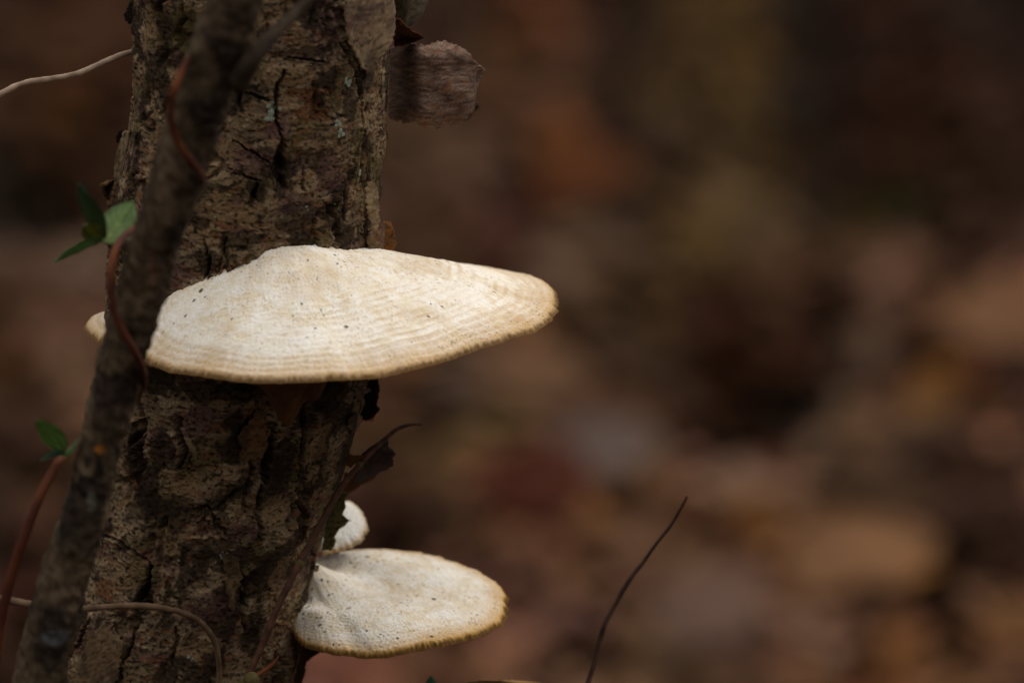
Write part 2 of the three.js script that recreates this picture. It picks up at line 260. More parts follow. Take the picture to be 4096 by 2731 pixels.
// cracks of the bark: sketch polylines with half-width, depth in mm
const CRACKS = [
  [[[300, 0], [303, 40], [309, 95]], 5, 4], [[[308, 240], [318, 300], [314, 360], [306, 430]], 7, 5], [[[322, 160], [335, 200], [341, 245]], 8, 4], [[[371, 70], [380, 100], [388, 135]], 2.5, 3], [[[352, 0], [368, 40]], 4, 3], [[[290, 440], [288, 480], [283, 520]], 6, 4],
  [[[655, 160], [640, 195], [634, 240], [640, 290], [648, 320]], 5, 4], [[[650, 320], [644, 350], [640, 400], [652, 430]], 12, 5], [[[555, 180], [549, 220], [555, 262]], 6, 4], [[[538, 322], [580, 350], [616, 376]], 3, 3.5], [[[525, 390], [560, 405], [596, 415]], 3, 3], [[[590, 420], [582, 450], [578, 480]], 7, 4],
  [[[780, 95], [800, 120], [808, 150], [805, 175]], 5, 3.5], [[[812, 150], [826, 190], [832, 240], [833, 285]], 7, 4], [[[893, 0], [890, 40], [886, 70]], 6, 4], [[[886, 180], [884, 230], [880, 280]], 4, 3], [[[796, 415], [793, 460], [788, 505]], 4.5, 4], [[[840, 300], [825, 350], [815, 400]], 3, 2.5], [[[832, 460], [829, 520], [832, 560]], 3, 3],
  [[[660, 130], [700, 138], [745, 142]], 2.5, 2.5], [[[640, 240], [600, 225], [560, 212]], 3.5, 2.5], [[[520, 545], [505, 600], [498, 640]], 4, 3], [[[466, 555], [480, 610], [470, 660]], 4, 3], [[[700, 380], [695, 420], [702, 440]], 3, 2.5],
  [[[318, 920], [330, 960], [318, 1000], [300, 1020]], 8, 4.5], [[[408, 960], [412, 1000], [424, 1040], [410, 1080]], 7, 5], [[[412, 1000], [430, 1040], [440, 1075]], 4, 3], [[[688, 900], [696, 960], [692, 1040], [690, 1100]], 6, 4.5], [[[690, 1140], [702, 1190], [700, 1250]], 7, 5], [[[628, 970], [622, 1020], [608, 1080], [615, 1110]], 8, 4], [[[590, 940], [560, 980], [545, 1010]], 4, 2.5],
  [[[345, 1295], [338, 1340], [322, 1380], [305, 1410]], 9, 5], [[[315, 1440], [300, 1480], [282, 1520], [276, 1560]], 5, 4.5], [[[208, 1420], [185, 1470], [160, 1510], [140, 1550]], 6, 5], [[[480, 1170], [500, 1200], [520, 1230]], 5, 3], [[[528, 1290], [545, 1320], [560, 1350], [552, 1400], [560, 1440]], 7, 4], [[[735, 1210], [733, 1260], [722, 1320], [712, 1370]], 4, 4], [[[640, 1490], [636, 1520], [640, 1550]], 5, 4], [[[690, 1440], [676, 1480], [668, 1540]], 5, 3.5], [[[250, 1230], [300, 1260], [345, 1290]], 5, 2.5], [[[600, 1110], [590, 1180], [605, 1240]], 5, 2.5],
].map(([pts, w, d]) => {
  w *= 1.0; const q = pts.map(([x, y]) => { const [a, Y] = onStem(x, y); return [a * 0.052, Y]; }), hw = w * WIDTH / SK, m = hw * 2.5 + 0.004;
  return { q, hw, d: d / 1000, x0: Math.min(...q.map((p) => p[0])) - m, x1: Math.max(...q.map((p) => p[0])) + m, y0: Math.min(...q.map((p) => p[1])) - m, y1: Math.max(...q.map((p) => p[1])) + m };
});
const BARK = { tan: lin(134, 107, 77), pale: lin(178, 152, 118), grey: lin(102, 83, 64), purple: lin(100, 70, 66), rust: lin(116, 72, 42), olive: lin(86, 74, 38), dark: lin(40, 29, 20), cork: lin(30, 20, 13) };
// patches of other tone on the stem, the dark mostly below the large cap: sketch place, half-size, kind
const SPOTS = [
  ['tan', 650, 168, 100, 26], ['pale', 560, 150, 45, 12], ['tan', 520, 360, 60, 45], ['pale', 500, 400, 40, 26], ['tan', 480, 470, 50, 36], ['tan', 560, 490, 60, 28], ['tan', 360, 330, 25, 60], ['tan', 340, 60, 30, 50], ['olive', 420, 60, 42, 60], ['tan', 840, 380, 20, 40], ['pale', 834, 470, 14, 50], ['tan', 868, 200, 22, 140], ['tan', 850, 80, 40, 40], ['pale', 600, 1190, 50, 22], ['tan', 625, 1170, 44, 32], ['tan', 430, 1115, 60, 40], ['pale', 390, 930, 42, 18], ['tan', 230, 1500, 50, 60], ['tan', 450, 1490, 70, 26], ['tan', 280, 1320, 50, 40], ['rust', 580, 980, 34, 60], ['rust', 240, 1350, 40, 22], ['tan', 730, 1050, 30, 90], ['tan', 640, 1330, 34, 70],
  ['purple', 580, 370, 50, 34], ['purple', 640, 290, 40, 36], ['rust', 720, 260, 50, 34], ['purple', 760, 400, 40, 50], ['rust', 700, 215, 60, 16], ['purple', 830, 40, 40, 34], ['purple', 480, 1400, 60, 40], ['purple', 560, 1220, 60, 30], ['purple', 440, 980, 50, 30],
  ['dark', 648, 400, 22, 60], ['dark', 690, 505, 60, 40], ['dark', 560, 548, 70, 24], ['dark', 770, 490, 36, 50], ['dark', 470, 600, 30, 40], ['dark', 330, 230, 22, 66], ['dark', 318, 370, 14, 70], ['dark', 806, 240, 24, 56], ['dark', 700, 120, 90, 16], ['dark', 500, 900, 150, 28], ['dark', 690, 930, 46, 60], ['dark', 770, 910, 70, 40], ['dark', 545, 1010, 26, 60], ['dark', 645, 1060, 40, 66], ['dark', 400, 1180, 66, 50], ['dark', 330, 1160, 46, 60], ['dark', 540, 1290, 60, 36], ['dark', 695, 1200, 18, 80], ['dark', 305, 1040, 26, 50], ['dark', 580, 1430, 34, 44], ['dark', 480, 1262, 60, 26], ['dark', 370, 1040, 44, 50], ['dark', 680, 1480, 30, 60], ['dark', 330, 1380, 24, 50], ['dark', 600, 1290, 30, 30],
].map(([kind, x, y, rx, ry]) => { const [a, Y] = onStem(x, y); return [kind, a * 0.052, Y, rx * WIDTH / SK, ry * WIDTH / SK]; });
function bark(a, Y) {                                                      // [relief in metres, colour] of the bark at an angle and height
  const X = 52 * Math.sin(a), Z = 52 * Math.cos(a), y = Y * 1000;
  const w1 = noise(X / 13, y / 13, Z / 13), w2 = noise(X / 13 + 40, y / 13, Z / 13), wf = noise(X / 3.5, y / 3.5, Z / 3.5 + 9), rough = sstep(-0.25, 0.3, noise(X / 24, y / 20, Z / 24 + 61));
  let h = 1.7 * noise(X / 36, y / 46, Z / 36 + 5) + 0.6 * noise(X / 13, y / 15, Z / 13 + 15);
  const streak = fbm(X / 9 + 3 + w1 * 0.5, y / 1.3 + w2 * 2.2, Z / 9, 3), fine = noise(X / 1.1, y / 0.9, Z / 1.1), grain = noise(X / 0.55, y / 0.5, Z / 0.55);
  const tn = fbm(X / 21 + w1 * 0.7, y / 13 + wf * 0.05, Z / 21 + 30 + w2 * 0.6, 4) * 4.0 + streak * 0.3 + wf * 0.25, lv = Math.floor(tn), fr = tn - lv;
  h += 0.5 * (lv + sstep(0.88, 1, fr) + 0.2 * fr) + (0.15 + 0.35 * rough) * streak + 0.16 * fine + 0.1 * grain + (0.08 + 0.2 * rough) * wf;
  const [f1, f2] = worley(X / 21 + w1 * 0.4 + wf * 0.09, y / 46 + w2 * 0.3, Z / 21 + wf * 0.09), cr = sstep(0.11, 0.03, f2 - f1) * sstep(0.02, 0.25, noise(X / 22, y / 26, Z / 22 + 77));
  h -= 3.0 * cr;
  const [p1] = worley(X / 2.6, y / 1.9, Z / 2.6), pit = sstep(0.3, 0.16, p1) * sstep(0.1, 0.34, noise(X / 10, y / 8, Z / 10 + 200));
  h -= 0.8 * pit;
  if (Math.abs(a) < 1.9) { const sx = a * 0.052; for (const c of CRACKS) if (sx > c.x0 && sx < c.x1 && Y > c.y0 && Y < c.y1) {
    let d = 9, best = 0; const ux = sx + 0.0013 * wf + 0.0007 * fine, uy = Y + 0.0012 * w1;
    for (let i = 1; i < c.q.length; i++) { const [ax, ay] = c.q[i - 1], [bx, by] = c.q[i], vx = bx - ax, vy = by - ay, t = clamp(((ux - ax) * vx + (uy - ay) * vy) / (vx * vx + vy * vy)), e = Math.hypot(ux - ax - vx * t, uy - ay - vy * t); if (e < d) { d = e; best = (i - 1 + t) / (c.q.length - 1); } }
    const taper = 0.5 + 0.5 * Math.sin(Math.PI * best), k = sstep(c.hw * 1.35 * taper, c.hw * 0.5 * taper, d);
    h -= c.d * 1350 * k * taper - 0.5 * sstep(c.hw * 2.6, c.hw * 1.4, d) * (1 - k);
  } }
  // colours of the layers and what grows on them
  const lay = hash3(lv, 11, 3), [, , cell] = worley(X / 10 + w1, y / 6 + w2, Z / 10);
  let c = lay < 0.34 ? mix3(BARK.grey, BARK.tan, cell) : lay < 0.6 ? mix3(BARK.purple, BARK.grey, cell) : lay < 0.82 ? mix3(BARK.tan, BARK.rust, cell * 0.7) : mix3(BARK.grey, BARK.pale, cell * 0.7);
  c = mix3(c, BARK.olive, 0.7 * sstep(0.0, 0.35, noise(X / 21, y / 26, Z / 21 + 500) + 0.25 * wf));
  c = mix3(c, BARK.purple, 0.75 * sstep(0.06, 0.32, fbm(X / 18, y / 12, Z / 18 + 400, 3)));
  c = mix3(c, BARK.tan, 0.7 * sstep(0.08, 0.2, fbm(X / 25, y / 11, Z / 25 + 1100, 3) + 0.12 * streak));
  c = mix3(c, BARK.pale, 0.7 * sstep(0.1, 0.42, streak + 0.1 * fine) * sstep(-0.1, 0.3, noise(X / 15, y / 18, Z / 15 + 300)));
  c = mix3(c, BARK.rust, 0.55 * sstep(0.2, 0.42, noise(X / 7, y / 3, Z / 7 + 700)));
  c = mix3(c, BARK.dark, 0.7 * sstep(0.15, 0.38, -streak + 0.4 * wf));
  c = mix3(c, BARK.dark, 0.82 * sstep(0.04, 0.13, fbm(X / 14, y / 20, Z / 14 + 600, 4) + 0.06 * fine + 0.1 * streak));
  if (Math.abs(a) < 1.7) { const sx = a * 0.052; for (const [kind, px, py, rx, ry] of SPOTS) { const ex = (sx - px) / rx, ey = (Y - py) / ry; if (ex * ex + ey * ey < 4) {
    const d = Math.hypot(ex, ey) + 1.1 * fbm(X / 8 + px * 900, y / 5, Z / 8, 4) + 0.35 * streak; c = mix3(c, BARK[kind], (kind === 'dark' ? 0.72 : 0.6) * sstep(1.0, 0.8, d)); } } }
  c = mix3(c, BARK.cork, 0.85 * sstep(0.22, 0.4, noise(X / 1.7, y / 1.2, Z / 1.7 + 800) + 0.12 * noise(X / 12, y / 12, Z / 12 + 900)));
  const k = 0.79 * (1 + 0.4 * fine + 0.45 * grain);
  return [h / 1000, c.map((v) => Math.max(0.003, v * k))];
}
const treeBase = new THREE.Vector3(section(0)[0], 0, 0);
const tree = thing('tree', 'rough-barked brown tree trunk carrying the pale bracket fungi', 'tree', treeBase);
{
  const ys = []; for (let y = -0.02; y < 0.712; y += 0.012) ys.push(y);
  for (let y = 0.716; y < 1.034; y += 0.00048) ys.push(y);
  for (let y = 1.036; y < 2.6; y += 0.012) ys.push(y);
  const n = 660, pos = new Float32Array(ys.length * n * 3 + 3), col = new Float32Array(ys.length * n * 3 + 3), idx = new Uint32Array((ys.length - 1) * n * 6 + n * 3);
  let k = 0;
  for (const Y of ys) { const [cx, r] = section(Y), flare = 1 + 0.5 * sstep(0.25, 0, Y), thin = 1 - 0.25 * sstep(1.2, 2.6, Y);
    for (let j = 0; j < n; j++) { const a = j / n * Math.PI * 2 - Math.PI, [h, c] = bark(a, Y), q = (r * flare * thin + h); pos[k] = cx + q * Math.sin(a); pos[k + 1] = Y; pos[k + 2] = q * Math.cos(a); col[k] = c[0]; col[k + 1] = c[1]; col[k + 2] = c[2]; k += 3; } }
  pos.set([section(2.6)[0], 2.62, 0], k); col.set(BARK.tan, k);
  let t = 0; for (let i = 0; i < ys.length - 1; i++) for (let j = 0; j < n; j++) { const a = i * n + j, b = i * n + (j + 1) % n; idx[t++] = a; idx[t++] = b; idx[t++] = a + n; idx[t++] = b; idx[t++] = b + n; idx[t++] = a + n; }
  const top = (ys.length - 1) * n; for (let j = 0; j < n; j++) { idx[t++] = top + j; idx[t++] = top + (j + 1) % n; idx[t++] = k / 3; }
  part('trunk', geom(pos, idx, col), M.bark, tree);
}
function stemPoint(x, y, lift) { const [a, Y] = onStem(x, y), [cx, r] = section(Y), q = r + bark(a, Y)[0] + lift; return new THREE.Vector3(cx + q * Math.sin(a), Y, q * Math.cos(a)); }
function stemPlain(x, y, lift) { const [a, Y] = onStem(x, y), [cx, r] = section(Y), q = r + lift; return new THREE.Vector3(cx + q * Math.sin(a), Y, q * Math.cos(a)); }
const barkTint = (a, b, seed) => (x, y) => { const s = fbm(x / 40, y / 6, seed, 3), f = noise(x / 5, y / 3, seed + 5), d = sstep(0.1, 0.3, noise(x / 14, y / 8, seed + 9)); const c = mix3(mix3(a, b, clamp(0.5 + 1.5 * s)), BARK.dark, 0.6 * d); return c.map((v) => Math.max(0.004, 0.75 * v * (0.9 + 0.7 * f))); };

// bark plates and peels that stand off the trunk: outline rows, lift (mm) as a function, colours
function plate(rows, lift, a, b, seed, label, jag = 7) {
  const own = barkTint(a, b, seed);
  return part('bark_flake', sheet(rows, (x, y, u, v) => stemPlain(x, y, (lift(u, v) + 0.5 * fbm(x / 12, y / 5, seed, 3)) / 1000), 30, 30, 0.0009, (x, y) => mix3(own(x, y), bark(...onStem(x, y))[1], 0.6), jag, seed), M.bark, tree, label);
}
plate([[-10, 782, 886], [30, 779, 892], [70, 784, 889], [95, 790, 884], [120, 803, 866], [145, 815, 852], [168, 830, 842]], (u, v) => 2.0 + 1.0 * Math.pow(Math.abs(u * 2 - 1), 3), BARK.purple, BARK.pale, 3, 'pale purplish bark plate at the top of the trunk');
plate([[505, 842, 862], [525, 836, 870], [550, 832, 872], [575, 840, 876]], (u, v) => 2.0 + 1.0 * u, BARK.tan, BARK.rust, 8);
plate([[415, 832, 842], [440, 828, 852], [480, 834, 855], [505, 838, 856], [530, 842, 850]], (u, v) => 2 + 0.8 * u, BARK.pale, BARK.pale, 9, 'pale peeled strip of bark', 6);
plate([[945, 592, 606], [962, 570, 612], [985, 552, 612], [1005, 545, 608], [1022, 556, 610], [1040, 546, 602], [1052, 556, 590]], (u, v) => 1.8 + 1.6 * (1 - u), BARK.rust, BARK.tan, 10, 'orange-brown lifted flake below the large fungus', 9);
plate([[1265, 505, 522], [1290, 512, 545], [1320, 514, 552], [1350, 514, 540], [1392, 524, 532]], (u, v) => 2 + 1.2 * v, BARK.olive, BARK.tan, 12);
plate([[1440, 230, 270], [1470, 208, 290], [1500, 195, 284], [1540, 175, 280], [1575, 170, 270]], (u, v) => 1.6 + 0.5 * u, BARK.grey, BARK.tan, 13, null, 10);
{
  const r = rng(91);
  for (let i = 0; i < 90; i++) {
    const y = 20 + r() * 1540, xl = table([[0, 330], [600, 270], [1000, 300], [1568, 160]], y), xr = table([[0, 880], [600, 850], [870, 830], [1568, 670]], y), x = lerp(xl, xr, r()), w = 8 + 26 * r() * r(), h = 6 + 20 * r() * r();
    const side = r(), up = r(), k = 0.4 + 1.0 * r(), tone = 0.75 + 0.6 * r(), q = [r(), r(), r(), r(), r(), r(), r(), r()];
    if (y > 500 && y < 890 && x > 330) continue;
    const rows = [-1, -0.5, 0, 0.5, 1].map((t, n) => { const m = Math.sqrt(1.08 - t * t); return [y + t * h, x - w * m * (0.5 + q[n % 4] * 0.8), x + w * m * (0.5 + q[4 + n % 4] * 0.8)]; });
    part('bark_flake', sheet(rows, (px, py, u, v) => { const [a, Y] = onStem(px, py); return stemPlain(px, py, (0.5 + 1000 * bark(a, Y)[0] * 0.7 + k * ((side < 0.5 ? u : 1 - u) * 1.3 + (up < 0.5 ? v : 1 - v) * 0.8)) / 1000); }, 10, 8, 0.0005, (px, py) => bark(...onStem(px, py))[1].map((v) => v * tone), 6, i + 20), M.bark, tree);
  }
}
// peels at the edges of the trunk, standing free of it
function peel(name, rows, z, thick, mat, colour, label, jag = 4, seed = 1, nu = 24, nv = 20) { return part(name, sheet(rows, (x, y, u, v) => P(x, y, z(u, v, x, y)), nu, nv, thick, colour, jag, seed), mat, tree, label); }
part('bark_curl', sheet([[893, 112, 270], [912, 104, 277], [935, 96, 282], [955, 100, 279], [972, 105, 290], [1000, 98, 293], [1016, 93, 292], [1040, 101, 290], [1060, 109, 283], [1076, 122, 268], [1085, 134, 263], [1091, 141, 216], [1099, 148, 190], [1110, 154, 162]],
  (y, x) => { const t = (x - 893) / 215, c = Math.pow(clamp((y - 250) / 45), 2) + Math.pow(clamp((135 - y) / 45), 2); return P(x, y, (t < 0.36 ? lerp(-0.055, -0.004, Math.sin(clamp(t / 0.36) * Math.PI / 2)) : -0.004 - 0.022 * Math.pow((t - 0.36) / 0.64, 2)) + 0.0009 * fbm(x / 70, y / 9, 3, 4) + 0.004 * noise(x / 50, y / 60, 9) - 0.012 * c); }, 70, 70, 0.0011,
  (y, x) => { const wv = 8 * noise(x / 40, y / 40, 4), s = fbm(x / 26, (y + wv) / 6, 2, 4), p = noise(x / 26, y / 14, 8), f = noise(x / 4, y / 3, 1), d = fbm(x / 26, y / 20, 19); let c = mix3(lin(82, 61, 50), lin(138, 112, 96), clamp(0.5 + 1.9 * s)); c = mix3(c, lin(112, 72, 50), sstep(0.1, 0.4, p + 0.3 * s) * 0.7); c = mix3(c, lin(48, 38, 34), sstep(0.2, 0.4, d + 0.3 * s) * 0.6); return c.map((v) => v * (0.85 + 0.6 * f)); }, 8, 3), M.bark, tree, 'purplish grey curl of bark peeling off the right side of the trunk');
peel('bark_flake', [[232, 1074, 1090], [240, 1066, 1101], [248, 1062, 1098], [258, 1062, 1090], [268, 1060, 1080], [276, 1056, 1070]], (u, v, x) => -0.017 - 0.006 * u - 0.008 * v, 0.001, M.bark, barkTint(lin(96, 74, 64), lin(74, 52, 42), 61), null, 4, 25);
peel('bark_flake', [[42, 898, 915], [60, 899, 932], [75, 901, 955], [86, 905, 975], [98, 905, 940], [106, 908, 918]], (u, v) => -0.012 + 0.016 * u - 0.02 * v, 0.0012, M.bark, barkTint(lin(104, 56, 28), lin(70, 44, 30), 31), 'curled orange-brown bark flake above the bark curl', 5, 5);
peel('bark_membrane', [[-60, 905, 1000], [0, 904, 985], [30, 906, 972], [52, 910, 955], [64, 915, 940]], (u, v) => -0.02 + 0.012 * Math.sin(u * 3), 0.0002, M.thinBark, barkTint(lin(128, 112, 90), lin(158, 142, 116), 33), 'thin papery bark peel beside the top of the trunk', 3, 7);
peel('bark_flake', [[508, 876, 896], [530, 868, 905], [560, 862, 910], [582, 862, 902]], (u, v) => 0.004 - 0.006 * u, 0.0005, M.amberBark, barkTint(lin(196, 124, 50), lin(140, 104, 64), 35), 'amber translucent peel just above the large fungus', 5, 9);
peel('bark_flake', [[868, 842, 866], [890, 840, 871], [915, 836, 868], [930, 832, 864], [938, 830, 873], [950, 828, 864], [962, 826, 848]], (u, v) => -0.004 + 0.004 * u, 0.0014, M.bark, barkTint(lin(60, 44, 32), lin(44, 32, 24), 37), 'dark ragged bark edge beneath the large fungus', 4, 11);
peel('bark_flake', [[944, 846, 866], [955, 832, 866], [966, 826, 858]], (u, v) => -0.02 + 0.002 * u + 0.012 * v, 0.0004, M.amberBark, barkTint(lin(236, 130, 36), lin(210, 104, 34), 39), 'small glowing orange bark sliver at the trunk edge', 3, 13);
peel('bark_flake', [[0, 300, 318], [20, 290, 316], [40, 284, 312], [55, 294, 310]], () => -0.001, 0.002, M.bark, barkTint(lin(44, 34, 26), lin(60, 48, 36), 41), 'dark ragged bark tuft at the upper left edge', 6, 15);
peel('bark_flake', [[298, 274, 286], [312, 266, 285], [326, 268, 282]], () => 0, 0.002, M.bark, barkTint(lin(36, 24, 18), lin(50, 36, 26), 43), null, 3, 16);
peel('bark_flake', [[415, 252, 282], [425, 228, 282], [440, 234, 280], [455, 248, 276], [472, 246, 266]], (u, v) => 0.004 * Math.sin(u * 9 + v * 5), 0.0014, M.bark, barkTint(lin(150, 118, 80), lin(104, 74, 46), 45), 'tan crumbling bark curls on the left edge', 7, 17);
peel('bark_flake', [[300, 284, 300], [350, 268, 292], [400, 262, 286], [430, 270, 284]], (u) => 0.004 + 0.004 * u, 0.0012, M.bark, barkTint(lin(120, 98, 70), lin(150, 128, 100), 46), null, 5, 18);
peel('bark_flake', [[1130, 772, 806], [1150, 764, 792], [1165, 756, 794], [1180, 752, 786], [1195, 750, 802], [1205, 748, 792], [1216, 746, 778], [1232, 744, 768], [1245, 742, 772], [1262, 740, 760]], (u, v) => 0.0 + 0.002 * u, 0.0012, M.bark, barkTint(lin(122, 112, 66), lin(100, 86, 56), 47), 'jagged olive bark edge in front of the small white fungus', 3, 19, 20, 50);
peel('bark_flake', [[1475, 672, 720], [1495, 668, 735], [1515, 668, 704], [1540, 668, 700], [1575, 666, 690]], (u, v) => 0.006 - 0.01 * u, 0.0014, M.bark, barkTint(lin(84, 46, 26), lin(56, 38, 28), 49), 'dark red-brown bark lip under the lower fungus', 6, 21);
peel('bark_flake', [[1085, 790, 868], [1100, 790, 858], [1115, 786, 826], [1130, 780, 806]], (u, v) => -0.02, 0.0008, M.thinBark, barkTint(lin(130, 76, 36), lin(96, 66, 36), 51), null, 5, 23);

// lichens
function lichen(x, y, n, spread, size, tone, seed) {
  const r = rng(seed), list = [];
  for (let i = 0; i < n; i++) {
    const g = new THREE.IcosahedronGeometry(1, 2), p = g.attributes.position, col = [], s = size * (0.35 + 0.6 * r()) * WIDTH / SK, o = r() * 50;
    const c = stemPoint(x + (r() + r() - 1) * spread, y + (r() + r() - 1) * spread * 1.2, 0.0002), [a] = onStem(x, y), nx = Math.sin(a), nz = Math.cos(a);
    for (let k = 0; k < p.count; k++) { let X = p.getX(k), Y = p.getY(k), Z = p.getZ(k); const q = 1 + 0.5 * noise(X * 2.2 + o, Y * 2.2, Z) + 0.25 * noise(X * 6, Y * 6 + o, Z); X *= q * s; Y *= q * s; Z *= s * 0.2; p.setXYZ(k, c.x + X * nz + Z * nx, c.y + Y, c.z - X * nx + Z * nz); const f = 0.85 + 0.5 * noise(X * 3000, Y * 3000, o); col.push(tone[0] * f, tone[1] * f, tone[2] * f); }
    g.setAttribute('color', new THREE.Float32BufferAttribute(col, 3)); list.push(g);
  }
  const g = mergeGeometries(list); g.computeVertexNormals();
  part('lichen', g, M.lichen, tree);
}
const MINT = lin(148, 158, 138), GREYG = lin(148, 148, 132);
lichen(799, 186, 9, 9, 6.5, MINT, 1); lichen(625, 255, 20, 22, 6, MINT, 2); lichen(773, 284, 7, 9, 5.5, MINT, 3); lichen(778, 302, 8, 9, 5.5, MINT, 23); lichen(512, 1276, 9, 12, 6.5, GREYG, 4); lichen(835, 398, 3, 12, 6, GREYG, 5); lichen(708, 480, 3, 10, 3.5, MINT, 6); lichen(770, 480, 2, 16, 4, MINT, 7); lichen(440, 1515, 3, 16, 5, GREYG, 8); lichen(412, 1282, 2, 8, 4, GREYG, 9); lichen(592, 1035, 2, 10, 3.5, MINT, 10);

// ───────────────────────── bracket fungi ─────────────────────────
function fungus(label, o) {
  const apex = P(...o.apex), rimC = new THREE.CatmullRomCurve3(o.rim.map((p) => P(...p)), true, 'centripetal'), NA = o.na, NT = o.nt;
  const rim = rimC.getSpacedPoints(NA).slice(0, NA), r = rng(o.seed);
  rim.forEach((p, i) => { const e = p.clone().sub(apex).setY(0).normalize(), k = i / NA, w = 0.0011 * (noise(Math.cos(k * 6.283) * 9, Math.sin(k * 6.283) * 9, o.seed) + 0.5 * noise(Math.cos(k * 6.283) * 30, Math.sin(k * 6.283) * 30, o.seed)) * (o.ragged ?? 1); p.nx = e.x * w; p.nz = e.z * w; p.ny = 0.0005 * noise(k * 40, o.seed + 0.5); });
  const base = o.base ? P(...o.base) : apex.clone(), t = thing('bracket_fungus', label, 'fungus', base, o.group);
  const flecks = []; for (let i = 0; i < o.flecks; i++) { const q = rim[Math.floor(r() * NA)], s = Math.pow(r(), 0.6) * 0.96; flecks.push([lerp(apex.x, q.x, s), lerp(apex.z, q.z, s), (0.00022 + 0.00042 * Math.pow(r(), 3)) * (r() < 0.06 ? 1.8 : 1), r()]); }
  const CELL = 0.002, grid = new Map(); for (const f of flecks) { const gx = Math.floor(f[0] / CELL), gz = Math.floor(f[1] / CELL); for (let i = -1; i < 2; i++) for (let j = -1; j < 2; j++) { const k = (gx + i) * 100003 + gz + j; (grid.get(k) ?? grid.set(k, []).get(k)).push(f); } }
  const pos = new Float32Array(NA * (NT + 1) * 3), col = new Float32Array(pos.length), idx = [];
  for (let i = 0; i <= NT; i++) for (let j = 0; j < NA; j++) {
    const s = i / NT, tt = s < 0.85 ? s / 0.85 * 0.9 : 0.9 + (s - 0.85) / 0.15 * 0.1, q = rim[j], k = (i * NA + j) * 3;
    const e7 = Math.pow(tt, 9); let x = lerp(apex.x, q.x, tt) + q.nx * e7, z = lerp(apex.z, q.z, tt) + q.nz * e7;
    const X = x * 1000, Z = z * 1000, ang = j / NA * Math.PI * 2, ca = Math.cos(ang), sa = Math.sin(ang);
    const wob = tt + 0.020 * noise(ca * 3, sa * 3, o.seed + tt * 2) + 0.006 * noise(ca * 14, sa * 14, tt * 6);
    let y = q.y + q.ny * e7 + (apex.y - q.y) * Math.pow(1 - tt, o.power) + o.swell(tt, x, z);
    const lines = Math.sin(wob * 160 + 4.5 * noise(wob * 9, 3) + 1.5 * noise(ca * 2, sa * 2, 5)) * sstep(0.38, 0.6, tt), fibre = (o.fibre ?? 0.6) * noise(ca * 75, sa * 75, tt * 3), mottle = fbm(X / 5, y * 200, Z / 5, 3), pit = noise(X / 1.1, y * 500, Z / 1.1), gr = noise(X / 0.6, y * 900, Z / 0.6);
    const out = sstep(0.965, 1, tt), ringy = o.rings(x, z) * (0.45 + 0.55 * sstep(-0.3, 0.25, noise(ca * 5, sa * 5, tt * 7)));
    y += 0.0002 * lines * ringy * (1 - out) + 0.00028 * mottle + 0.0002 * pit + 0.00012 * gr + 0.00008 * fibre * sstep(0.8, 0.92, tt) * (1 - out) - o.edge * out * out;
    pos[k] = x; pos[k + 1] = y; pos[k + 2] = z;
    let c = mix3(o.cream, o.white, clamp(0.5 + 1.6 * mottle));
    c = mix3(c, mix3(o.tan, o.gold, 0.4), 0.7 * sstep(-0.1, 0.95, lines) * sstep(-0.35, 0.2, noise(X / 9, Z / 9, 7) + 0.1) * ringy);
    const zone = fbm(X / 26, Z / 26, o.seed + 40, 3); c = mix3(c, o.tan, 0.34 * sstep(0.02, 0.3, zone + 0.12 * mottle)); c = mix3(c, o.white, 0.6 * sstep(0.02, 0.3, -zone));
    c = mix3(c, o.tan, 0.5 * lerp(o.calm ?? 1, 1, sstep(0.6, 0.85, tt)) * sstep(0.1, 0.45, pit + 0.25 * fibre * sstep(0.6, 0.9, tt)) * sstep(-0.2, 0.35, fbm(X / 11, Z / 11, 21, 2)));
    c = mix3(c, o.tan, o.band * sstep(0.80, 0.865, wob) * (0.55 + 0.45 * sstep(-0.3, 0.3, fibre)) * (0.6 + 0.4 * Math.sin(wob * 150)));
    c = mix3(c, o.gold, (o.goldAmount ?? 0.4) * sstep(0.86, 0.97, wob + 0.02 * mottle) + 0.35 * sstep(0.96, 0.988, tt + 0.006 * fibre + 0.008 * mottle));
    c = mix3(c, o.brown, o.rimBrown * sstep(0.978, 0.994, tt + 0.003 * fibre + 0.006 * pit + o.rimWide(x, z)));
    const dirt = sstep(0.3, 0.5, noise(X / 0.9, Z / 0.9, 55)) * sstep(0.05, 0.35, fbm(X / 12, Z / 12, 60, 2) + o.dirt(tt, x, z)); c = mix3(c, o.dirtC, 0.75 * dirt);
    const near = grid.get(Math.floor(x / CELL) * 100003 + Math.floor(z / CELL)); let fl = 0; if (near) for (const f of near) fl = Math.max(fl, sstep(1.15, 0.75, Math.hypot((x - f[0]) * (0.7 + 0.6 * f[3]), z - f[1]) / f[2]));
    c = mix3(c, [0.035, 0.026, 0.02], 0.92 * fl); const g = 0.97 + 0.16 * gr; col[k] = c[0] * g; col[k + 1] = c[1] * g; col[k + 2] = c[2] * g;
  }
  for (let i = 0; i < NT; i++) for (let j = 0; j < NA; j++) { const a = i * NA + j, b = i * NA + (j + 1) % NA; idx.push(a, b, a + NA, b, b + NA, a + NA); }
  const top = geom(pos, idx, col), flip = top.attributes.normal.getY(NA * Math.floor(NT / 2)) < 0;
  const turn = (g) => { const a = g.index.array; for (let i = 0; i < a.length; i += 3) { const q = a[i]; a[i] = a[i + 1]; a[i + 1] = q; } g.computeVertexNormals(); };
  if (flip) turn(top);
  part('cap', top, M.cap, t);
  const NU = 60, up = [], uc = [], ui = [], st = 2, n2 = Math.floor(NA / st);
